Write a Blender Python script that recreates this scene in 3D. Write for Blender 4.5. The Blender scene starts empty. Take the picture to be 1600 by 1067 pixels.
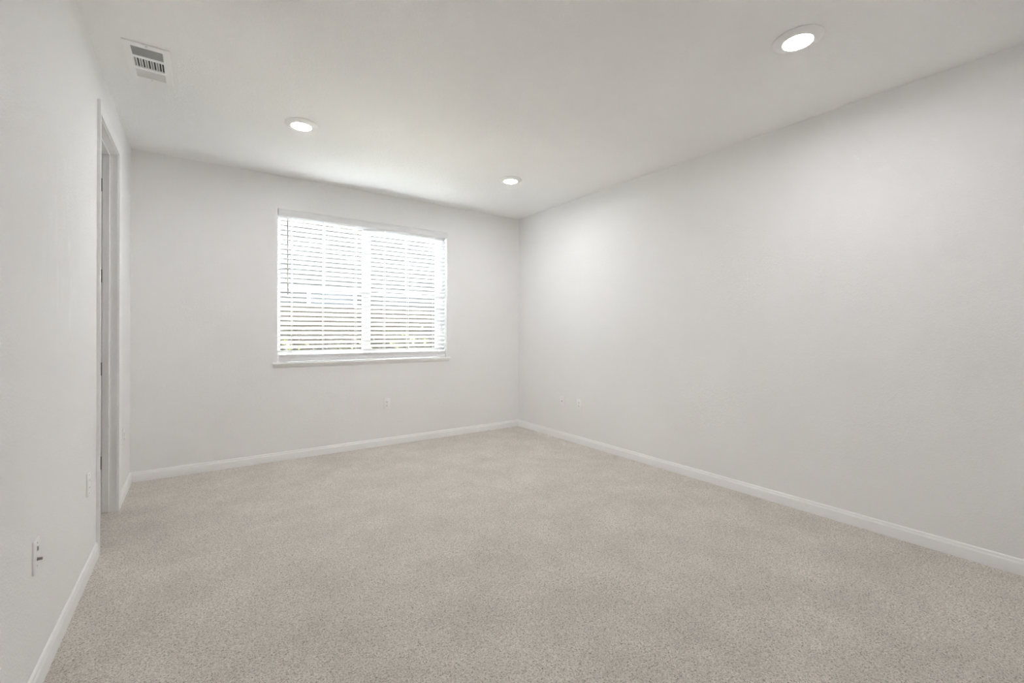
import bpy, bmesh, math, random
import numpy as np
from mathutils import Vector, Matrix

scene = bpy.context.scene
random.seed(7)

# ---------------------------------------------------------------- camera
TH, F, PY, ROLL, CAM_H = 0.6126, 696.26, 518.43, 0.0028, 1.246
cam_data = bpy.data.cameras.new("camera")
cam = bpy.data.objects.new("camera", cam_data)
scene.collection.objects.link(cam)
cam.location = (0, 0, CAM_H)
cam.rotation_euler = (Matrix.Rotation(-TH, 4, 'Z') @ Matrix.Rotation(math.pi / 2, 4, 'X')
                      @ Matrix.Rotation(ROLL, 4, 'Z')).to_euler()
cam_data.sensor_width = 36.0
cam_data.lens = F * 36.0 / 1600.0
cam_data.shift_y = (PY - 533.5) / 1600.0
cam_data.clip_start = 0.02
cam_data.clip_end = 200
scene.camera = cam

# ---------------------------------------------------------------- world, sun, exposure
world = bpy.data.worlds.new("sky")
scene.world = world
world.use_nodes = True
wn = world.node_tree
bg = wn.nodes["Background"]
sky = wn.nodes.new("ShaderNodeTexSky")
sky.sky_type = 'NISHITA'
sky.sun_disc = False
sky.sun_elevation = math.radians(52)
sky.sun_rotation = math.radians(20)
haze = wn.nodes.new("ShaderNodeHueSaturation")            # thin overcast: washed-out sky colour
haze.inputs['Saturation'].default_value = 0.22
wn.links.new(sky.outputs[0], haze.inputs['Color'])
wn.links.new(haze.outputs[0], bg.inputs[0])
SKY_STRENGTH = 0.66
bg.inputs[1].default_value = SKY_STRENGTH

sun_data = bpy.data.lights.new("sun", 'SUN')
sun_data.energy = 22.0
sun_data.angle = math.radians(0.6)
sun_data.color = (1.0, 0.965, 0.91)
sun = bpy.data.objects.new("sun", sun_data)
scene.collection.objects.link(sun)
sun.location = (3, 12, 12)
sun.rotation_euler = Vector((0.25, 1.0, 1.32)).to_track_quat('Z', 'Y').to_euler()

LAMP_L = 12.8          # radiance of the recessed lights' lenses

vs = scene.view_settings
vs.view_transform = 'Standard'
vs.look = 'None'
vs.gamma = 1.0
vs.use_curve_mapping = False
vs.exposure = 4.28

cy = scene.cycles
cy.use_denoising = True
cy.denoising_prefilter = 'NONE'
cy.use_adaptive_sampling = False
cy.max_bounces = 14
cy.diffuse_bounces = 10
cy.glossy_bounces = 4
cy.transparent_max_bounces = 16
cy.sample_clamp_indirect = 12.0

# ---------------------------------------------------------------- dimensions (metres)
XL, XR, YB, YF, H = -0.46, 3.472, 4.79, -0.42, 2.74
WX0, WX1, WZ0, WZ1 = 0.617, 2.417, 0.945, 2.425       # window opening
DY0, DY1, DZ = 3.380, 4.092, 2.458                    # clear door opening
WT, LT = 0.20, 0.125                                  # wall thicknesses


# ---------------------------------------------------------------- materials
def new_mat(name):
    m = bpy.data.materials.new(name)
    m.use_nodes = True
    nt = m.node_tree
    return m, nt, nt.nodes["Principled BSDF"]


def node(nt, kind, **kw):
    n = nt.nodes.new(kind)
    for k, v in kw.items():
        if hasattr(n, k):
            setattr(n, k, v)
        else:
            n.inputs[k.replace('_', ' ')].default_value = v
    return n


def plain(name, col, rough=0.5, metal=0.0, spec=0.5, noise=0.0, nscale=30, bump=0.0):
    m, nt, b = new_mat(name)
    b.inputs['Base Color'].default_value = (*col, 1)
    b.inputs['Roughness'].default_value = rough
    b.inputs['Metallic'].default_value = metal
    b.inputs['Specular IOR Level'].default_value = spec
    tc = nt.nodes.new("ShaderNodeTexCoord")
    nz = node(nt, "ShaderNodeTexNoise", Scale=nscale, Detail=3.0)
    nt.links.new(tc.outputs['Object'], nz.inputs['Vector'])
    mr = node(nt, "ShaderNodeMapRange")
    mr.inputs['To Min'].default_value = 1 - noise
    mr.inputs['To Max'].default_value = 1 + noise
    nt.links.new(nz.outputs['Fac'], mr.inputs['Value'])
    mx = node(nt, "ShaderNodeVectorMath", operation='SCALE')
    mx.inputs[0].default_value = col
    nt.links.new(mr.outputs[0], mx.inputs['Scale'])
    nt.links.new(mx.outputs[0], b.inputs['Base Color'])
    if bump:
        bp = node(nt, "ShaderNodeBump", Strength=bump, Distance=0.002)
        nt.links.new(nz.outputs['Fac'], bp.inputs['Height'])
        nt.links.new(bp.outputs[0], b.inputs['Normal'])
    return m


def wall_paint(name, col, strength, scale=150, scuff=False):
    """matt paint over an orange-peel plaster texture"""
    m, nt, b = new_mat(name)
    b.inputs['Roughness'].default_value = 0.62
    b.inputs['Specular IOR Level'].default_value = 0.3
    tc = nt.nodes.new("ShaderNodeTexCoord")
    n1 = node(nt, "ShaderNodeTexNoise", Scale=float(scale), Detail=2.0, Roughness=0.55)
    n2 = node(nt, "ShaderNodeTexNoise", Scale=float(scale) * 0.35, Detail=2.0)
    nt.links.new(tc.outputs['Object'], n1.inputs['Vector'])
    nt.links.new(tc.outputs['Object'], n2.inputs['Vector'])
    rp = nt.nodes.new("ShaderNodeValToRGB")
    rp.color_ramp.elements[0].position = 0.42
    rp.color_ramp.elements[1].position = 0.66
    nt.links.new(n1.outputs['Fac'], rp.inputs[0])
    ad = node(nt, "ShaderNodeMath", operation='MULTIPLY_ADD')
    ad.inputs[1].default_value = 0.7
    nt.links.new(rp.outputs[0], ad.inputs[0])
    nt.links.new(n2.outputs['Fac'], ad.inputs[2])
    bp = node(nt, "ShaderNodeBump", Strength=strength, Distance=0.0012)
    nt.links.new(ad.outputs[0], bp.inputs['Height'])
    nt.links.new(bp.outputs[0], b.inputs['Normal'])
    # very faint roller marks in the paint
    n3 = node(nt, "ShaderNodeTexNoise", Scale=1.7, Detail=2.0)
    nt.links.new(tc.outputs['Object'], n3.inputs['Vector'])
    mr = node(nt, "ShaderNodeMapRange")
    mr.inputs['To Min'].default_value = 0.985
    mr.inputs['To Max'].default_value = 1.015
    nt.links.new(n3.outputs['Fac'], mr.inputs['Value'])
    sc = node(nt, "ShaderNodeVectorMath", operation='SCALE')
    sc.inputs[0].default_value = col
    nt.links.new(mr.outputs[0], sc.inputs['Scale'])
    out = sc.outputs[0]
    if scuff:
        # smeared wipe marks on the left wall, a shape of their own in the paint
        mp = node(nt, "ShaderNodeMapping")
        mp.inputs['Location'].default_value = (0.46, -2.62, -1.62)
        nt.links.new(tc.outputs['Object'], mp.inputs['Vector'])
        mp2 = node(nt, "ShaderNodeMapping")
        mp2.inputs['Scale'].default_value = (0.0, 2.3, 1.9)
        nt.links.new(mp.outputs[0], mp2.inputs['Vector'])
        ln = node(nt, "ShaderNodeVectorMath", operation='LENGTH')
        nt.links.new(mp2.outputs[0], ln.inputs[0])
        mk = node(nt, "ShaderNodeMapRange")
        mk.inputs['From Min'].default_value = 1.0
        mk.inputs['From Max'].default_value = 0.35
        nt.links.new(ln.outputs['Value'], mk.inputs['Value'])
        n4 = node(nt, "ShaderNodeTexNoise", Scale=6.0, Detail=4.0, Distortion=1.6)
        mp3 = node(nt, "ShaderNodeMapping")
        mp3.inputs['Scale'].default_value = (1, 2.2, 0.8)
        mp3.inputs['Rotation'].default_value = (0.5, 0, 0)
        nt.links.new(tc.outputs['Object'], mp3.inputs['Vector'])
        nt.links.new(mp3.outputs[0], n4.inputs['Vector'])
        r2 = nt.nodes.new("ShaderNodeValToRGB")
        r2.color_ramp.elements[0].position = 0.5
        r2.color_ramp.elements[1].position = 0.68
        nt.links.new(n4.outputs['Fac'], r2.inputs[0])
        mm = node(nt, "ShaderNodeMath", operation='MULTIPLY')
        nt.links.new(r2.outputs[0], mm.inputs[0])
        nt.links.new(mk.outputs[0], mm.inputs[1])
        m3 = node(nt, "ShaderNodeMath", operation='MULTIPLY_ADD')
        m3.inputs[1].default_value = 0.045
        m3.inputs[2].default_value = 1.0
        nt.links.new(mm.outputs[0], m3.inputs[0])
        s2 = node(nt, "ShaderNodeVectorMath", operation='SCALE')
        nt.links.new(out, s2.inputs[0])
        nt.links.new(m3.outputs[0], s2.inputs['Scale'])
        out = s2.outputs[0]
    nt.links.new(out, b.inputs['Base Color'])
    return m


def carpet_mat():
    m, nt, b = new_mat("beige_pile_carpet")
    b.inputs['Roughness'].default_value = 1.0
    b.inputs['Specular IOR Level'].default_value = 0.05
    b.inputs['Sheen Weight'].default_value = 0.15
    b.inputs['Sheen Roughness'].default_value = 0.6
    tc = nt.nodes.new("ShaderNodeTexCoord")
    # tufts
    n1 = node(nt, "ShaderNodeTexNoise", Scale=165.0, Detail=3.0, Roughness=0.7, Distortion=0.9)
    n2 = node(nt, "ShaderNodeTexNoise", Scale=60.0, Detail=3.0, Roughness=0.6, Distortion=1.2)
    n3 = node(nt, "ShaderNodeTexNoise", Scale=3.2, Detail=4.0, Roughness=0.6)
    for n in (n1, n2, n3):
        nt.links.new(tc.outputs['Object'], n.inputs['Vector'])
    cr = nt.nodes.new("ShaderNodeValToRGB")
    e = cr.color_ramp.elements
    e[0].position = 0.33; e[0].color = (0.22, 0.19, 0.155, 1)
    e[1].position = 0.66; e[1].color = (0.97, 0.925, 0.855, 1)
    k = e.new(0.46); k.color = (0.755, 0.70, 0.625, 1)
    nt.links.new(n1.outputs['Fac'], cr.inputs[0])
    mr = node(nt, "ShaderNodeMapRange")
    mr.inputs['From Min'].default_value = 0.3
    mr.inputs['From Max'].default_value = 0.7
    mr.inputs['To Min'].default_value = 0.90
    mr.inputs['To Max'].default_value = 1.07
    nt.links.new(n3.outputs['Fac'], mr.inputs['Value'])
    mr2 = node(nt, "ShaderNodeMapRange")
    mr2.inputs['From Min'].default_value = 0.3
    mr2.inputs['From Max'].default_value = 0.7
    mr2.inputs['To Min'].default_value = 0.86
    mr2.inputs['To Max'].default_value = 1.08
    nt.links.new(n2.outputs['Fac'], mr2.inputs['Value'])
    mu = node(nt, "ShaderNodeMath", operation='MULTIPLY')
    nt.links.new(mr.outputs[0], mu.inputs[0])
    nt.links.new(mr2.outputs[0], mu.inputs[1])
    sc = node(nt, "ShaderNodeVectorMath", operation='SCALE')
    nt.links.new(cr.outputs[0], sc.inputs[0])
    nt.links.new(mu.outputs[0], sc.inputs['Scale'])
    nt.links.new(sc.outputs[0], b.inputs['Base Color'])
    ad = node(nt, "ShaderNodeMath", operation='MULTIPLY_ADD')
    ad.inputs[1].default_value = 0.8
    nt.links.new(n2.outputs['Fac'], ad.inputs[0])
    nt.links.new(n1.outputs['Fac'], ad.inputs[2])
    bp = node(nt, "ShaderNodeBump", Strength=0.8, Distance=0.009)
    nt.links.new(ad.outputs[0], bp.inputs['Height'])
    nt.links.new(bp.outputs[0], b.inputs['Normal'])
    return m


def glass_mat():
    m = bpy.data.materials.new("window_glass")
    m.use_nodes = True
    nt = m.node_tree
    nt.nodes.clear()
    out = nt.nodes.new("ShaderNodeOutputMaterial")
    tr = nt.nodes.new("ShaderNodeBsdfTransparent")
    tr.inputs[0].default_value = (0.90, 0.93, 0.92, 1)
    gl = nt.nodes.new("ShaderNodeBsdfGlossy")
    gl.inputs['Roughness'].default_value = 0.02
    fr = nt.nodes.new("ShaderNodeFresnel")
    fr.inputs[0].default_value = 1.3
    mx = nt.nodes.new("ShaderNodeMixShader")
    nt.links.new(fr.outputs[0], mx.inputs[0])
    nt.links.new(tr.outputs[0], mx.inputs[1])
    nt.links.new(gl.outputs[0], mx.inputs[2])
    nt.links.new(mx.outputs[0], out.inputs[0])
    return m


def slat_mat():
    """white vinyl slats, slightly translucent"""
    m, nt, b = new_mat("white_vinyl_slat")
    b.inputs['Base Color'].default_value = (0.76, 0.76, 0.765, 1)
    b.inputs['Roughness'].default_value = 0.4
    tl = nt.nodes.new("ShaderNodeBsdfTranslucent")
    tl.inputs[0].default_value = (0.88, 0.88, 0.88, 1)
    mx = nt.nodes.new("ShaderNodeMixShader")
    mx.inputs[0].default_value = 0.02
    out = nt.nodes["Material Output"]
    nt.links.new(b.outputs[0], mx.inputs[1])
    nt.links.new(tl.outputs[0], mx.inputs[2])
    nt.links.new(mx.outputs[0], out.inputs[0])
    return m


def lens_mat():
    m = bpy.data.materials.new("lit_lens")
    m.use_nodes = True
    nt = m.node_tree
    nt.nodes.clear()
    out = nt.nodes.new("ShaderNodeOutputMaterial")
    em = nt.nodes.new("ShaderNodeEmission")
    em.inputs[0].default_value = (1.0, 0.997, 1.02, 1)
    em.inputs[1].default_value = LAMP_L
    nt.links.new(em.outputs[0], out.inputs[0])
    return m


WALLC = (0.875, 0.874, 0.870)
M = dict(
    wall=wall_paint("wall_paint", WALLC, 0.42, 130),
    wall_l=wall_paint("wall_paint_wiped", WALLC, 0.70, 130, scuff=True),
    ceil=wall_paint("ceiling_paint", (0.895, 0.893, 0.888), 0.9, 95),
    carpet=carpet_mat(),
    trim=plain("semi_gloss_trim_paint", (0.90, 0.90, 0.895), 0.35),
    vinyl=plain("white_window_vinyl", (0.84, 0.85, 0.85), 0.4),
    slat=slat_mat(),
    valance=plain("blind_valance_white", (0.80, 0.80, 0.81), 0.4),
    cord=plain("white_cord", (0.85, 0.85, 0.84), 0.8),
    wand=plain("smoky_plastic_wand", (0.22, 0.19, 0.16), 0.3),
    glass=glass_mat(),
    lens=lens_mat(),
    ring=plain("lamp_trim_white", (0.86, 0.86, 0.85), 0.4),
    metal_w=plain("white_enamelled_metal", (0.90, 0.90, 0.89), 0.35),
    duct=plain("dark_duct", (0.05, 0.05, 0.05), 0.8),
    damper=plain("galvanised_damper", (0.35, 0.35, 0.35), 0.5),
    plate=plain("white_plastic_plate", (0.93, 0.93, 0.93), 0.3),
    slot=plain("dark_slot", (0.05, 0.05, 0.05), 0.6),
    screw=plain("plate_screw", (0.6, 0.6, 0.58), 0.35, metal=0.3),
    brass=plain("coax_metal", (0.30, 0.28, 0.25), 0.35, metal=0.8),
    hinge=plain("satin_hinge_metal", (0.16, 0.15, 0.14), 0.4, metal=0.7),
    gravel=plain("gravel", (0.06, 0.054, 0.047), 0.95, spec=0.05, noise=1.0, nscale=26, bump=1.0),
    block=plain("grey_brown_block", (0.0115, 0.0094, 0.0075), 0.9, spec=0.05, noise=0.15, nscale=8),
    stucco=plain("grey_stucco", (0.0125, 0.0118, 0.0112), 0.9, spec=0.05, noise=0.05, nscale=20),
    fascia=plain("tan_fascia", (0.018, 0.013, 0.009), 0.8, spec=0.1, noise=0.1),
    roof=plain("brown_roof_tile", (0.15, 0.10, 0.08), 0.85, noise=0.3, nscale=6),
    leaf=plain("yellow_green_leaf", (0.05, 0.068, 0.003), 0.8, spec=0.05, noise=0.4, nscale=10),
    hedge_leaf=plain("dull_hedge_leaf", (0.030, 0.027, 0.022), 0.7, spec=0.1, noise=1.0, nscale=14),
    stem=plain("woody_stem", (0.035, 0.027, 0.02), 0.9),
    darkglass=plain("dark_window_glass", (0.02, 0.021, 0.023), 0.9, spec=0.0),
)


# ---------------------------------------------------------------- mesh helpers
def bx(bm, x0, x1, y0, y1, z0, z1, bevel=0.0, seg=2):
    """axis-aligned box, edges rounded by bevel"""
    c = Vector(((x0 + x1) / 2, (y0 + y1) / 2, (z0 + z1) / 2))
    r = bmesh.ops.create_cube(bm, size=1.0, matrix=Matrix.Translation(c) @ Matrix.Diagonal(
        (abs(x1 - x0), abs(y1 - y0), abs(z1 - z0), 1)))
    if bevel > 0:
        ed = list({e for v in r['verts'] for e in v.link_edges})
        bmesh.ops.bevel(bm, geom=ed, offset=bevel, segments=seg, affect='EDGES', profile=0.5)


def tube(bm, p0, p1, r, n=12, r2=None):
    p0, p1 = Vector(p0), Vector(p1)
    d = p1 - p0
    q = d.to_track_quat('Z', 'Y').to_matrix().to_4x4()
    bmesh.ops.create_cone(bm, cap_ends=True, segments=n, radius1=r, radius2=r if r2 is None else r2,
                          depth=d.length, matrix=Matrix.Translation((p0 + p1) / 2) @ q)


def lathe(bm, prof, n=64, close=False):
    """prof: list of (r, z)"""
    rings = []
    for r, z in prof:
        rings.append([bm.verts.new((r * math.cos(2 * math.pi * i / n), r * math.sin(2 * math.pi * i / n), z))
                      for i in range(n)])
    pairs = list(zip(rings[:-1], rings[1:]))
    if close:
        pairs.append((rings[-1], rings[0]))
    for a, b in pairs:
        for i in range(n):
            bm.faces.new((a[i], a[(i + 1) % n], b[(i + 1) % n], b[i]))
    return rings


def sweep(bm, sections):
    """sections: list of closed rings (same count) of 3-D points; skin them and cap the ends"""
    rs = [[bm.verts.new(p) for p in s] for s in sections]
    n = len(rs[0])
    for a, b in zip(rs[:-1], rs[1:]):
        for i in range(n):
            bm.faces.new((a[i], a[(i + 1) % n], b[(i + 1) % n], b[i]))
    bm.faces.new(rs[0][::-1])
    bm.faces.new(rs[-1])


def obj(name, bm, mat, parent=None, smooth=False):
    bmesh.ops.recalc_face_normals(bm, faces=bm.faces[:])
    me = bpy.data.meshes.new(name)
    bm.to_mesh(me)
    bm.free()
    me.materials.append(mat)
    if smooth:
        for p in me.polygons:
            p.use_smooth = True
        try:
            me.set_sharp_from_angle(angle=math.radians(35))
        except Exception:
            pass
    o = bpy.data.objects.new(name, me)
    scene.collection.objects.link(o)
    if parent:
        o.parent = parent
    return o


def tag(o, label, cat, group=None):
    o['label'] = label
    o['category'] = cat
    if group:
        o['group'] = group
    return o


def thing(name, label, cat, loc, rotz=0.0, group=None):
    o = bpy.data.objects.new(name, None)
    o.empty_display_size = 0.1
    scene.collection.objects.link(o)
    o.location = loc
    o.rotation_euler = (0, 0, rotz)
    return tag(o, label, cat, group)


def struct(name, bm, mat, smooth=False):
    o = obj(name, bm, mat, None, smooth)
    o['kind'] = 'structure'
    return o


def struct_root(name, loc=(0, 0, 0)):
    o = bpy.data.objects.new(name, None)
    o.empty_display_size = 0.1
    scene.collection.objects.link(o)
    o.location = loc
    o['kind'] = 'structure'
    return o


def dup(root, loc, rotz, label, group=None):
    r = root.copy()
    scene.collection.objects.link(r)
    r.location = loc
    r.rotation_euler = (0, 0, rotz)
    r['label'] = label
    if group:
        r['group'] = group
    for ch in list(root.children):
        c = ch.copy()
        scene.collection.objects.link(c)
        c.parent = r
        for g in list(ch.children):
            d = g.copy()
            scene.collection.objects.link(d)
            d.parent = c
    return r


# ---------------------------------------------------------------- room shell
bm = bmesh.new()
bx(bm, XL - LT, XR, YF, YB, -0.05, 0.0)
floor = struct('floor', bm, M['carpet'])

bm = bmesh.new()
bx(bm, XL - LT, XR + 0.15, YF - 0.15, YB + WT, H, H + 0.15)
struct('ceiling', bm, M['ceil'])

bm = bmesh.new()                                          # back wall with the window opening
bx(bm, XL - LT, WX0, YB, YB + WT, -0.05, H)
bx(bm, WX1, XR + 0.15, YB, YB + WT, -0.05, H)
bx(bm, WX0, WX1, YB, YB + WT, -0.05, WZ0 - 0.022)
bx(bm, WX0, WX1, YB, YB + WT, WZ1, H)
struct('wall_back', bm, M['wall'])

bm = bmesh.new()
bx(bm, XR, XR + 0.15, YF - 0.15, YB, -0.05, H)
struct('wall_right', bm, M['wall'])

bm = bmesh.new()
bx(bm, XL - LT, XR, YF - 0.15, YF, -0.05, H)
struct('wall_front', bm, M['wall'])

JT = 0.018
bm = bmesh.new()                                          # left wall with the door opening
bx(bm, XL - LT, XL, YF, DY0 - JT, -0.05, H)
bx(bm, XL - LT, XL, DY1 + JT, YB, -0.05, H)
bx(bm, XL - LT, XL, DY0 - JT, DY1 + JT, DZ + JT, H)
struct('wall_left', bm, M['wall_l'])

# the small closet behind the doorway
CX0, CX1, CY0, CY1 = -1.75, XL - LT, 2.6, 4.79
bm = bmesh.new()
bx(bm, CX0, CX1, CY0, CY1, -0.05, 0.0)
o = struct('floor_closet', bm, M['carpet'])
bm = bmesh.new()
bx(bm, CX0 - 0.1, CX0, CY0 - 0.1, CY1 + 0.1, -0.05, H)
struct('wall_closet_left', bm, M['wall'])
bm = bmesh.new()
bx(bm, CX0, CX1, CY0 - 0.1, CY0, -0.05, H)
struct('wall_closet_front', bm, M['wall'])
bm = bmesh.new()
bx(bm, CX0, CX1, CY1, CY1 + 0.1, -0.05, H)
struct('wall_closet_back', bm, M['wall'])
bm = bmesh.new()
bx(bm, CX0 - 0.1, CX1, CY0 - 0.1, CY1 + 0.1, H, H + 0.15)
struct('ceiling_closet', bm, M['ceil'])

# ---------------------------------------------------------------- baseboards
BASE = [(0, 0), (0.0125, 0), (0.0125, 0.056), (0.0115, 0.061), (0.0085, 0.066), (0.0075, 0.0675),
        (0.0075, 0.0735), (0.0060, 0.078), (0.0035, 0.0815), (0, 0.083)]


def baseboard(name, a, b, nrm, mitre_a=0.0, mitre_b=0.0):
    """a, b: wall-line ends; nrm: inward normal; mitre: how far an end is shortened per unit of depth"""
    a, b, nrm = Vector((*a, 0)), Vector((*b, 0)), Vector((*nrm, 0))
    d = (b - a).normalized()
    bm = bmesh.new()
    A = [a + nrm * t + d * t * mitre_a + Vector((0, 0, z)) for t, z in BASE]
    B = [b + nrm * t - d * t * mitre_b + Vector((0, 0, z)) for t, z in BASE]
    sweep(bm, [A, B])
    return struct(name, bm, M['trim'], smooth=True)


CW = 0.058                                               # casing width
baseboard('baseboard_back', (XL, YB), (XR, YB), (0, -1), 1, 1)
baseboard('baseboard_right', (XR, YF), (XR, YB), (-1, 0), 1, 1)
baseboard('baseboard_front', (XL, YF), (XR, YF), (0, 1), 1, 1)
baseboard('baseboard_left', (XL, YF), (XL, DY0 - 0.005 - CW), (1, 0), 1, 0)
baseboard('baseboard_left_far', (XL, DY1 + 0.005 + CW), (XL, YB), (1, 0), 0, 1)

# ---------------------------------------------------------------- door 1: cased doorway, leaf swung into the closet
door = struct_root('door_1', (XL, (DY0 + DY1) / 2, 0))
ox, oy = XL, (DY0 + DY1) / 2
y0, y1 = DY0 - oy, DY1 - oy
CAS = [(0, 0), (0, 0.0085), (0.004, 0.0105), (0.010, 0.0095), (0.022, 0.0105), (0.036, 0.0135),
       (0.050, 0.0155), (CW, 0.0150), (CW, 0)]             # (width outwards, thickness)


def casing(sign, x):
    bm = bmesh.new()
    rv = 0.005
    secs = [[(x + sign * t, y0 - rv - w, 0.0) for w, t in CAS],
            [(x + sign * t, y0 - rv - w, DZ + rv + w) for w, t in CAS],
            [(x + sign * t, y1 + rv + w, DZ + rv + w) for w, t in CAS],
            [(x + sign * t, y1 + rv + w, 0.0) for w, t in CAS]]
    sweep(bm, secs)
    return bm


obj('door_casing', casing(1, 0), M['trim'], door, smooth=True)
obj('door_casing', casing(-1, -LT), M['trim'], door, smooth=True)
bm = bmesh.new()
bx(bm, -LT, 0.0, y0 - JT, y0, 0, DZ)
bx(bm, -LT, 0.0, y1, y1 + JT, 0, DZ)
bx(bm, -LT, 0.0, y0 - JT, y1 + JT, DZ, DZ + JT)
obj('door_jamb', bm, M['trim'], door)
bm = bmesh.new()
SX0, SX1, ST = -0.079, -0.042, 0.011
bx(bm, SX0, SX1, y0, y0 + ST, 0.006, DZ - ST, 0.0015)
bx(bm, SX0, SX1, y1 - ST, y1, 0.006, DZ - ST, 0.0015)
bx(bm, SX0, SX1, y0, y1, DZ - ST, DZ, 0.0015)
obj('door_stop', bm, M['trim'], door)
# leaf, opened 90 degrees into the closet, hinged on the far jamb
bm = bmesh.new()
LX1, LX0 = -LT - 0.006, -LT - 0.006 - 0.70
LY1, LY0 = y1 - 0.004, y1 - 0.039
bx(bm, LX0, LX1, LY0, LY1, 0.012, DZ - 0.006, 0.001)
for z0, z1 in ((0.22, 0.95), (1.12, 2.26)):               # raised panels
    for ya, yb2 in ((LY0 - 0.003, LY0 + 0.002), (LY1 - 0.002, LY1 + 0.003)):
        bx(bm, LX0 + 0.12, LX1 - 0.12, ya, yb2, z0, z1, 0.0014)
obj('door_leaf', bm, M['trim'], door)
bm = bmesh.new()
tube(bm, (LX0 + 0.06, LY0 - 0.055, 0.93), (LX0 + 0.06, LY1 + 0.055, 0.93), 0.011)
bmesh.ops.create_uvsphere(bm, u_segments=20, v_segments=12, radius=0.026,
                          matrix=Matrix.Translation((LX0 + 0.06, LY0 - 0.055, 0.93)))
bmesh.ops.create_uvsphere(bm, u_segments=20, v_segments=12, radius=0.026,
                          matrix=Matrix.Translation((LX0 + 0.06, LY1 + 0.055, 0.93)))
obj('door_knob', bm, M['hinge'], door, smooth=True)
for zc in (0.345, 0.985, 1.62, 2.24):
    bm = bmesh.new()
    bx(bm, -LT + 0.004, -0.081, y1 - 0.0025, y1, zc - 0.044, zc + 0.044, 0.0005, 1)
    tube(bm, (-LT - 0.004, y1 - 0.003, zc - 0.045), (-LT - 0.004, y1 - 0.003, zc + 0.045), 0.006)
    obj('hinge', bm, M['hinge'], door)

# ---------------------------------------------------------------- window 1
win = struct_root('window_1', (0, 0, 0))
FY0, FY1 = YB + 0.105, YB + 0.175


def rect_frame(bm, x0, x1, z0, z1, w, ya, yb2, bev=0.002, wb=None, wt=None):
    wb = w if wb is None else wb
    wt = w if wt is None else wt
    bx(bm, x0, x0 + w, ya, yb2, z0, z1, bev)
    bx(bm, x1 - w, x1, ya, yb2, z0, z1, bev)
    bx(bm, x0 + w, x1 - w, ya, yb2, z0, z0 + wb, bev)
    bx(bm, x0 + w, x1 - w, ya, yb2, z1 - wt, z1, bev)


bm = bmesh.new()
bx(bm, WX0, WX0 + 0.020, FY0, FY1, WZ0, WZ1, 0.002)
bx(bm, WX1 - 0.038, WX1, FY0, FY1, WZ0, WZ1, 0.002)
bx(bm, WX0 + 0.020, WX1 - 0.038, FY0, FY1, WZ0, WZ0 + 0.038, 0.002)
bx(bm, WX0 + 0.020, WX1 - 0.038, FY0, FY1, WZ1 - 0.038, WZ1, 0.002)
obj('window_frame', bm, M['vinyl'], win)
XM0, XM1 = 1.462, 1.548
G = []
for xa, xb, ya in ((WX0 + 0.018, XM1 - 0.004, FY0 + 0.006), (XM0 + 0.004, WX1 - 0.036, FY0 + 0.036)):
    bm = bmesh.new()
    left = xa < 1
    bx(bm, xa, xa + (0.020 if left else 0.078), ya, ya + 0.026, WZ0 + 0.03, WZ1 - 0.03, 0.002)
    bx(bm, xb - (0.078 if left else 0.036), xb, ya, ya + 0.026, WZ0 + 0.03, WZ1 - 0.03, 0.002)
    xi0, xi1 = xa + (0.020 if left else 0.078), xb - (0.078 if left else 0.036)
    bx(bm, xi0, xi1, ya + 0.001, ya + 0.025, WZ0 + 0.03, WZ0 + 0.075, 0.002)
    bx(bm, xi0, xi1, ya + 0.001, ya + 0.025, WZ1 - 0.072, WZ1 - 0.03, 0.002)
    sash = obj('sash', bm, M['vinyl'], win)
    bm = bmesh.new()
    bx(bm, xa + 0.01, xb - 0.02, ya + 0.011, ya + 0.015, WZ0 + 0.05, WZ1 - 0.05)
    obj('glass', bm, M['glass'], sash)
    gx = 1.062 if left else 1.965
    gz = 1.678 if left else 1.668
    bm = bmesh.new()
    bx(bm, xa + 0.018, xb - 0.035, ya + 0.002, ya + 0.0095, gz - 0.010, gz + 0.010, 0.002)
    bx(bm, gx - 0.010, gx + 0.010, ya + 0.002, ya + 0.0095, gz, WZ1 - 0.06, 0.002)
    obj('muntin', bm, M['vinyl'], sash)

bm = bmesh.new()                                          # sill board with rounded nose
bx(bm, WX0, WX1, YB - 0.001, FY0 + 0.01, WZ0 - 0.022, WZ0)
bx(bm, WX0 - 0.043, WX1 + 0.040, YB - 0.026, YB, WZ0 - 0.022, WZ0, 0.006, 3)
obj('window_sill', bm, M['trim'], win, smooth=True)
bm = bmesh.new()                                          # apron moulding under the nose
AP = [(0, -0.022), (0.014, -0.022), (0.014, -0.033), (0.011, -0.038), (0.008, -0.044), (0.004, -0.050), (0, -0.052)]
sweep(bm, [[(WX0 - 0.030, YB - t, WZ0 + z) for t, z in AP], [(WX1 + 0.027, YB - t, WZ0 + z) for t, z in AP]])
obj('window_apron', bm, M['trim'], win)

# ---------------------------------------------------------------- the blind (inside mount)
blind = thing('window_blind', 'white two-inch slat venetian blind hanging in the window, slats tilted half open',
              'window blind', ((WX0 + WX1) / 2, YB, WZ0))
bo = Vector(blind.location)
BX0, BX1 = WX0 + 0.006, WX1 - 0.003


def bobj(name, bm, mat, parent=None, smooth=False):
    bmesh.ops.translate(bm, verts=bm.verts[:], vec=-bo)
    return obj(name, bm, mat, parent or blind, smooth)


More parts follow.
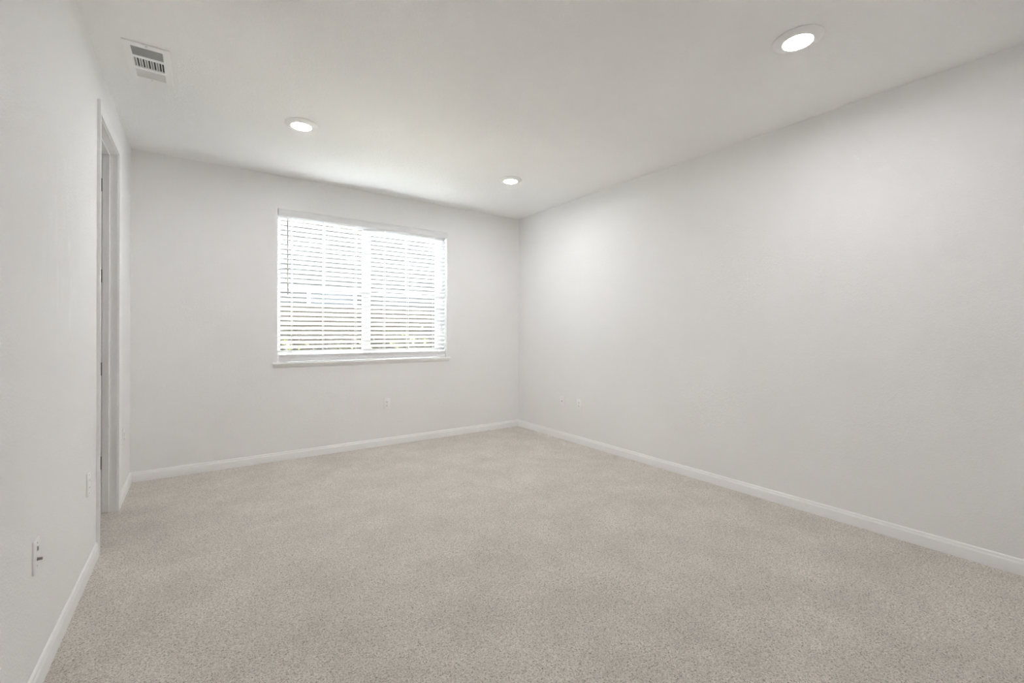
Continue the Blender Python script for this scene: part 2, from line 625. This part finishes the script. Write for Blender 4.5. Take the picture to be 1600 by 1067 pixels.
bm = bmesh.new()
VAL = [(0.0, 2.357), (0.006, 2.357), (0.0105, 2.361), (0.012, 2.366), (0.012, 2.398), (0.0095, 2.403),
       (0.0095, 2.414), (0.008, 2.4225), (0.006, 2.4245), (0.0, 2.4245)]
sweep(bm, [[(WX0 + 0.006, YB + 0.013 - t, z) for t, z in VAL], [(WX1 - 0.003, YB + 0.013 - t, z) for t, z in VAL]])
bobj('valance', bm, M['valance'])
bm = bmesh.new()
bx(bm, BX0, BX1, YB + 0.014, YB + 0.072, 2.372, 2.420, 0.002)
bobj('headrail', bm, M['valance'])

SY = YB + 0.045
PITCH, Z_GAP = 0.0465, 1.069
TILT = math.radians(36)
bm = bmesh.new()
W2, TK = 0.0252, 0.0014
prof = []
for i in range(7):                                        # slightly crowned cross-section
    u = -1 + 2 * i / 6
    prof.append((u * W2, 0.0022 * (1 - u * u) + TK * (1 - 0.5 * u * u * u * u)))
for i in range(7):
    u = 1 - 2 * i / 6
    prof.append((u * W2, 0.0022 * (1 - u * u) - TK * (1 - 0.5 * u * u * u * u)))
ct, st = math.cos(TILT), math.sin(TILT)
slat_z = [Z_GAP - PITCH / 2 + PITCH * k for k in range(0, 29)]
for zc in slat_z:
    def P(x):
        # room edge (-Y) high, outer edge (+Y) low
        return [(x, SY + u * ct + v * st, zc - u * st + v * ct) for u, v in prof]
    sweep(bm, [P(BX0 + 0.004), P(BX1 - 0.004)])
bobj('slats', bm, M['slat'], smooth=True)

bm = bmesh.new()
bx(bm, BX0 + 0.003, BX1 - 0.003, SY - 0.027, SY + 0.025, 0.951, 0.989, 0.004, 3)
br = bobj('bottom_rail', bm, M['valance'], smooth=True)

bm = bmesh.new()                                          # surplus slats lying stacked on the rail
for k in range(7):
    bx(bm, BX0 + 0.005, BX1 - 0.005, SY - 0.0235, SY + 0.0235, 0.9900 + 0.004 * k, 0.9935 + 0.004 * k)
bobj('stacked_slats', bm, M['valance'])

for xc in (0.745, 1.034, 1.360, 1.670, 1.940, 2.262):
    bm = bmesh.new()
    for yy in (SY - 0.0205, SY + 0.0205):
        tube(bm, (xc, yy, 0.972), (xc, yy, 2.375), 0.0011, 6)
    for zc in slat_z:
        tube(bm, (xc, SY - 0.0205, zc + 0.0205 * st / ct - 0.0035), (xc, SY + 0.0205, zc - 0.0205 * st / ct - 0.0035), 0.0006, 4)
    tube(bm, (xc + 0.006, SY - 0.026, 0.962), (xc + 0.006, SY - 0.026, 2.372), 0.0010, 6)
    bobj('ladder_cord', bm, M['cord'])
    bm = bmesh.new()
    bx(bm, xc - 0.006, xc + 0.012, SY - 0.0275, SY - 0.023, 0.955, 0.972, 0.001)
    bobj('cord_button', bm, M['cord'], br)
bm = bmesh.new()
tube(bm, (0.7005, YB + 0.004, 2.35), (0.7005, YB - 0.010, 2.335), 0.0022, 8)
tube(bm, (0.7005, YB - 0.010, 2.338), (0.7045, YB - 0.012, 1.612), 0.0048, 6)
tube(bm, (0.7045, YB - 0.012, 1.612), (0.7045, YB - 0.012, 1.598), 0.0060, 8, 0.0050)
bobj('tilt_wand', bm, M['wand'])['label'] = 'smoky brown hexagonal tilt wand'


# ---------------------------------------------------------------- recessed ceiling lights
def recessed_light(label, x, y):
    t = thing('recessed_light', label, 'ceiling light', (x, y, H), 0, 'recessed ceiling lights')
    bm = bmesh.new()
    lathe(bm, [(0.1080, 0.0), (0.1080, -0.0015), (0.1110, -0.0018), (0.1120, -0.0040), (0.1000, -0.0095),
               (0.0850, -0.0145), (0.0720, -0.0175), (0.0680, -0.0180), (0.0655, -0.0155), (0.0652, 0.0)], 72)
    obj('trim_ring', bm, M['ring'], t, smooth=True)
    bm = bmesh.new()
    rings = lathe(bm, [(0.0651, -0.0130), (0.050, -0.0140), (0.025, -0.0146), (0.004, -0.0148)], 64)
    bm.faces.new(rings[-1])
    l = obj('lens', bm, M['lens'], t, smooth=True)
    l['label'] = 'glowing warm white lens'
    return t


rl = recessed_light('round recessed ceiling light nearest the camera, alone above the long right wall', 2.492, 1.022)
dup(rl, (0.603, 3.512, H), 0, 'round recessed ceiling light between the air vent and the window, left of the far pair')
dup(rl, (2.506, 3.597, H), 0, 'small round recessed ceiling light near the far right corner of the ceiling')

# ---------------------------------------------------------------- ceiling air vent
vent = thing('air_vent', 'white rectangular three-way air vent set in the ceiling by the left wall', 'air vent',
             (-0.2295, 3.203, H))
vx, vy, vz = vent.location
VX, VY = 0.100, 0.203
secs = [(-0.165, -0.068), (-0.044, 0.060), (0.085, 0.180)]
bm = bmesh.new()
IX = 0.0665
bx(bm, -VX + 0.004, VX - 0.004, -VY + 0.004, -VY + 0.006, -0.004, 0)
bx(bm, -VX, -IX, -VY, VY, -0.0085, -0.0015, 0.0025)
bx(bm, IX, VX, -VY, VY, -0.0085, -0.0015, 0.0025)
ys = [-VY] + [v for s in secs for v in s] + [VY]
for i in range(0, len(ys), 2):
    bx(bm, -IX - 0.002, IX + 0.002, ys[i], ys[i + 1], -0.008, -0.001, 0.001)
obj('vent_frame', bm, M['metal_w'], vent)
bm = bmesh.new()
bx(bm, -IX, IX, secs[0][0], secs[2][1], -0.0006, -0.0002)
obj('duct_opening', bm, M['duct'], vent)
for si, (a, b) in enumerate(secs):
    bm = bmesh.new()
    if si == 1:
        n = 11
        for i in range(n + 1):
            x = -IX + 2 * IX * i / n
            sweep(bm, [[(x - 0.0012, yy, -0.0075), (x + 0.0012, yy, -0.0075), (x + 0.0030, yy, -0.001), (x + 0.0005, yy, -0.001)]
                       for yy in (a, b)])
    else:
        n = 10
        sgn = -1 if si == 0 else 1
        for i in range(n):
            yy = a + (b - a) * (i + 0.5) / n
            # blade leaning away from the middle bank
            top, bot = yy + sgn * -0.0022, yy + sgn * 0.0022
            sweep(bm, [[(x, bot - 0.0006, -0.0075), (x, bot + 0.0006, -0.0075), (x, top + 0.0006, -0.001), (x, top - 0.0006, -0.001)]
                       for x in (-IX, IX)])
    obj('louver_bank', bm, M['metal_w'], vent)
bm = bmesh.new()
for i in (0, 2, 4, 6, 8):
    x = -IX + 2 * IX * (i + 0.5) / 11
    bx(bm, x - 0.0055, x + 0.0055, secs[1][0], secs[1][1], -0.0025, -0.0010)
obj('damper_blades', bm, M['damper'], vent)
for yy in (-0.192, 0.192):
    bm = bmesh.new()
    tube(bm, (0.0, yy, -0.0078), (0.0, yy, -0.0098), 0.004, 12)
    obj('screw', bm, M['screw'], vent)


# ---------------------------------------------------------------- wall plates (built facing -Y, back at y = 0)
def plate_base(t):
    bm = bmesh.new()
    bx(bm, -0.035, 0.035, -0.0062, 0, -0.057, 0.057, 0.0014, 2)
    obj('cover_plate', bm, M['plate'], t, smooth=True)


def screw_at(t, z):
    bm = bmesh.new()
    tube(bm, (0, -0.0058, z), (0, -0.0072, z), 0.0032, 12)
    obj('screw', bm, M['screw'], t)


def duplex(label, loc, rz, name='wall_outlet', group=None):
    t = thing(name, label, 'electrical outlet', loc, rz, group)
    plate_base(t)
    for zc in (0.0195, -0.0195):
        bm = bmesh.new()
        bx(bm, -0.0165, 0.0165, -0.0085, -0.004, zc - 0.0135, zc + 0.0135, 0.004, 3)
        rc = obj('receptacle', bm, M['plate'], t, smooth=True)
        bm = bmesh.new()
        bx(bm, -0.0078, -0.0050, -0.0089, -0.0080, zc - 0.001, zc + 0.0075)
        bx(bm, 0.0050, 0.0078, -0.0089, -0.0080, zc - 0.0005, zc + 0.0070)
        tube(bm, (0, -0.0080, zc - 0.0065), (0, -0.0089, zc - 0.0065), 0.0030, 12)
        obj('slots', bm, M['slot'], rc)
    screw_at(t, 0.0)
    return t


RZ_R, RZ_L = -math.pi / 2, math.pi / 2                    # facing -X (right wall), facing +X (left wall)
back_out = duplex('white duplex outlet on the back wall, below the window', (1.690, YB, 0.455), 0, group='duplex outlets')
dup(back_out, (XR, 3.630, 0.442), RZ_R, 'white duplex outlet on the right wall, the one farther from the corner', 'duplex outlets')
# slim outlet on the far left wall beside the door
dup(back_out, (XL, 4.375, 0.459), RZ_L, 'white duplex outlet on the left wall between doorway and far corner', 'duplex outlets')

# phone / data plate on the right wall
t = thing('data_jack', 'small white jack plate on the right wall, the one nearer the corner', 'wall jack', (XR, 3.915, 0.438), RZ_R)
plate_base(t)
bm = bmesh.new()
bx(bm, -0.011, 0.011, -0.0080, -0.004, -0.011, 0.011, 0.0015)
k = obj('jack', bm, M['plate'], t)
bm = bmesh.new()
bx(bm, -0.006, 0.006, -0.0084, -0.0076, -0.003, 0.006)
obj('socket', bm, M['slot'], k)
screw_at(t, 0.042)
screw_at(t, -0.042)

# near left: plate with a data socket and a protruding coax connector
t = thing('cable_jack_plate', 'white plate with socket and metal coax stub, lowest on the near left wall', 'wall jack',
          (XL, 2.197, 0.472), RZ_L)
plate_base(t)
bm = bmesh.new()
bx(bm, -0.008, 0.008, -0.0075, -0.004, 0.013, 0.033, 0.001)
k = obj('jack', bm, M['plate'], t)
bm = bmesh.new()
bx(bm, -0.0055, 0.0055, -0.0080, -0.0072, 0.0155, 0.0300)
obj('socket', bm, M['slot'], k)
bm = bmesh.new()
tube(bm, (0, -0.004, -0.014), (0, -0.0085, -0.014), 0.0062, 6)
tube(bm, (0, -0.0085, -0.014), (0, -0.0190, -0.014), 0.0045, 16)
k = obj('coax_connector', bm, M['brass'], t)
k['label'] = 'dark metal threaded coax stub'
screw_at(t, 0.043)
screw_at(t, -0.036)

# second left: flat rocker style plate
t = thing('wall_outlet', 'white smooth-faced outlet on the left wall just before the doorway', 'electrical outlet',
          (XL, 3.085, 0.468), RZ_L)
plate_base(t)
bm = bmesh.new()
bx(bm, -0.0165, 0.0165, -0.0080, -0.004, -0.0335, 0.0335, 0.0014)
k = obj('receptacle', bm, M['plate'], t)
for zc in (0.019, -0.019):
    bm = bmesh.new()
    bx(bm, -0.0075, -0.0055, -0.0083, -0.0076, zc - 0.003, zc + 0.004)
    bx(bm, 0.0055, 0.0075, -0.0083, -0.0076, zc - 0.003, zc + 0.004)
    obj('slots', bm, M['slot'], k)
screw_at(t, 0.046)
screw_at(t, -0.046)

# ---------------------------------------------------------------- outside, seen between the slats
GZ = -0.15
bm = bmesh.new()
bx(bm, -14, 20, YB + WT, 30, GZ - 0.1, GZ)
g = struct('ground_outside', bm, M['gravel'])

# block garden wall
gw = thing('garden_wall', 'dark grey-brown block garden wall outside, seen between the blind slats', 'garden wall', (3, 9.0, GZ))
bm = bmesh.new()
for r in range(9):
    off = 0.2 if r % 2 else 0.0
    for c in range(-24, 13):
        x = c * 0.4 + off
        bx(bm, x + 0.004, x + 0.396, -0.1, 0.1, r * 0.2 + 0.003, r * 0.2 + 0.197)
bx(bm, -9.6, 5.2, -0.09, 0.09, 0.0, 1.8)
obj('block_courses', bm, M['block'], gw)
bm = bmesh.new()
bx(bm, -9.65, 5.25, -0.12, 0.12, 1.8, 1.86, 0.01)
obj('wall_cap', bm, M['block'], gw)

# neighbouring house
hs = thing('neighbour_house', 'grey stucco house with a tan eave beyond the garden wall outside', 'house', (4, 12.0, GZ))
bm = bmesh.new()
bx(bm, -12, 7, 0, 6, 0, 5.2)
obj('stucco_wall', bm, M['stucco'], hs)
bm = bmesh.new()
bx(bm, -12.4, 7.4, -0.5, 6.5, 3.9, 4.1)
obj('eave', bm, M['fascia'], hs)
bm = bmesh.new()
sweep(bm, [[(x, -0.6, 5.2), (x, 6.6, 5.2), (x, 3.0, 6.8)] for x in (-12.5, 7.5)])
obj('roof', bm, M['roof'], hs)
for xw in (-5.2, -1.2, 3.4):
    bm = bmesh.new()
    rect_frame(bm, xw - 0.6, xw + 0.6, 1.2, 2.5, 0.07, -0.03, 0.02)
    fr = obj('window', bm, M['vinyl'], hs)
    bm = bmesh.new()
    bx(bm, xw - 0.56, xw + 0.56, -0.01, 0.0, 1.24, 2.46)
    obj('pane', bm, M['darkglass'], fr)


def shrub(label, x, y, hgt, seed):
    rnd = random.Random(seed)
    t = thing('garden_shrub', label, 'shrub', (x, y, GZ), 0, 'shrubs in the side yard')
    bs, bl = bmesh.new(), bmesh.new()
    for i in range(14):
        a = rnd.uniform(0, 6.28)
        tip = Vector((math.cos(a) * rnd.uniform(0.1, 0.45) * hgt, math.sin(a) * rnd.uniform(0.1, 0.45) * hgt,
                      hgt * rnd.uniform(0.6, 1.0)))
        tube(bs, (0, 0, -0.01), tip, 0.008, 5, 0.002)
        for k in range(16):
            f = rnd.uniform(0.3, 1.05)
            c = tip * f + Vector((rnd.gauss(0, .04), rnd.gauss(0, .04), rnd.gauss(0, .03)))
            L, Wd = rnd.uniform(0.04, 0.075), rnd.uniform(0.012, 0.022)
            R = Matrix.Rotation(rnd.uniform(0, 6.28), 3, 'Z') @ Matrix.Rotation(rnd.uniform(-1.1, 0.4), 3, 'Y')
            pts = [(0, 0, 0), (L * .5, Wd, .004), (L, 0, -.004), (L * .5, -Wd, .004), (L * .5, 0, -.002)]
            v = [bl.verts.new(c + R @ Vector(p)) for p in pts]
            bl.faces.new((v[0], v[4], v[1])); bl.faces.new((v[1], v[4], v[2]))
            bl.faces.new((v[2], v[4], v[3])); bl.faces.new((v[3], v[4], v[0]))
    obj('stems', bs, M['stem'], t)
    obj('foliage', bl, M['leaf'], t)


shrub('small yellow-green shrub outside, behind the lower left of the blind', 1.25, 7.80, 1.30, 1)
shrub('yellow-green shrub outside, just left of the window\'s centre stile', 2.25, 7.80, 1.30, 2)
shrub('yellow-green shrub outside, behind the lower right pane', 3.35, 7.80, 1.42, 3)
shrub('leafy shrub outside at the far right edge of the window', 4.4, 7.80, 1.50, 4)

# leafy hedge grown against the garden wall
rnd = random.Random(11)
bm = bmesh.new()
for i in range(15000):
    x = rnd.uniform(-3.0, 7.5)
    top = 1.36 + 0.10 * math.sin(x * 1.9) + 0.06 * math.sin(x * 5.3)
    z = rnd.uniform(0.35, top) ** 1.0
    y = rnd.uniform(-0.16, 0.12)
    L, Wd = rnd.uniform(0.03, 0.055), rnd.uniform(0.010, 0.018)
    Rm = Matrix.Rotation(rnd.uniform(0, 6.28), 3, 'Z') @ Matrix.Rotation(rnd.uniform(-1.3, 1.0), 3, 'Y')
    c = Vector((x, y, z))
    v = [bm.verts.new(c + Rm @ Vector(p)) for p in ((0, 0, 0), (L * .5, Wd, .004), (L, 0, -.004), (L * .5, -Wd, .004))]
    bm.faces.new(v)
hedge = thing('hedge', 'dull grey-green leafy hedge outside against the garden wall, seen low between the slats', 'hedge', (0, 8.72, GZ))
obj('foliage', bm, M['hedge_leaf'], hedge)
bm = bmesh.new()
for i in range(26):
    x = -3.0 + 10.5 * (i + 0.5) / 26
    tube(bm, (x, 0, -0.01), (x + rnd.uniform(-.2, .2), rnd.uniform(-.08, .08), 1.1), 0.018, 6, 0.006)
obj('stems', bm, M['stem'], hedge)
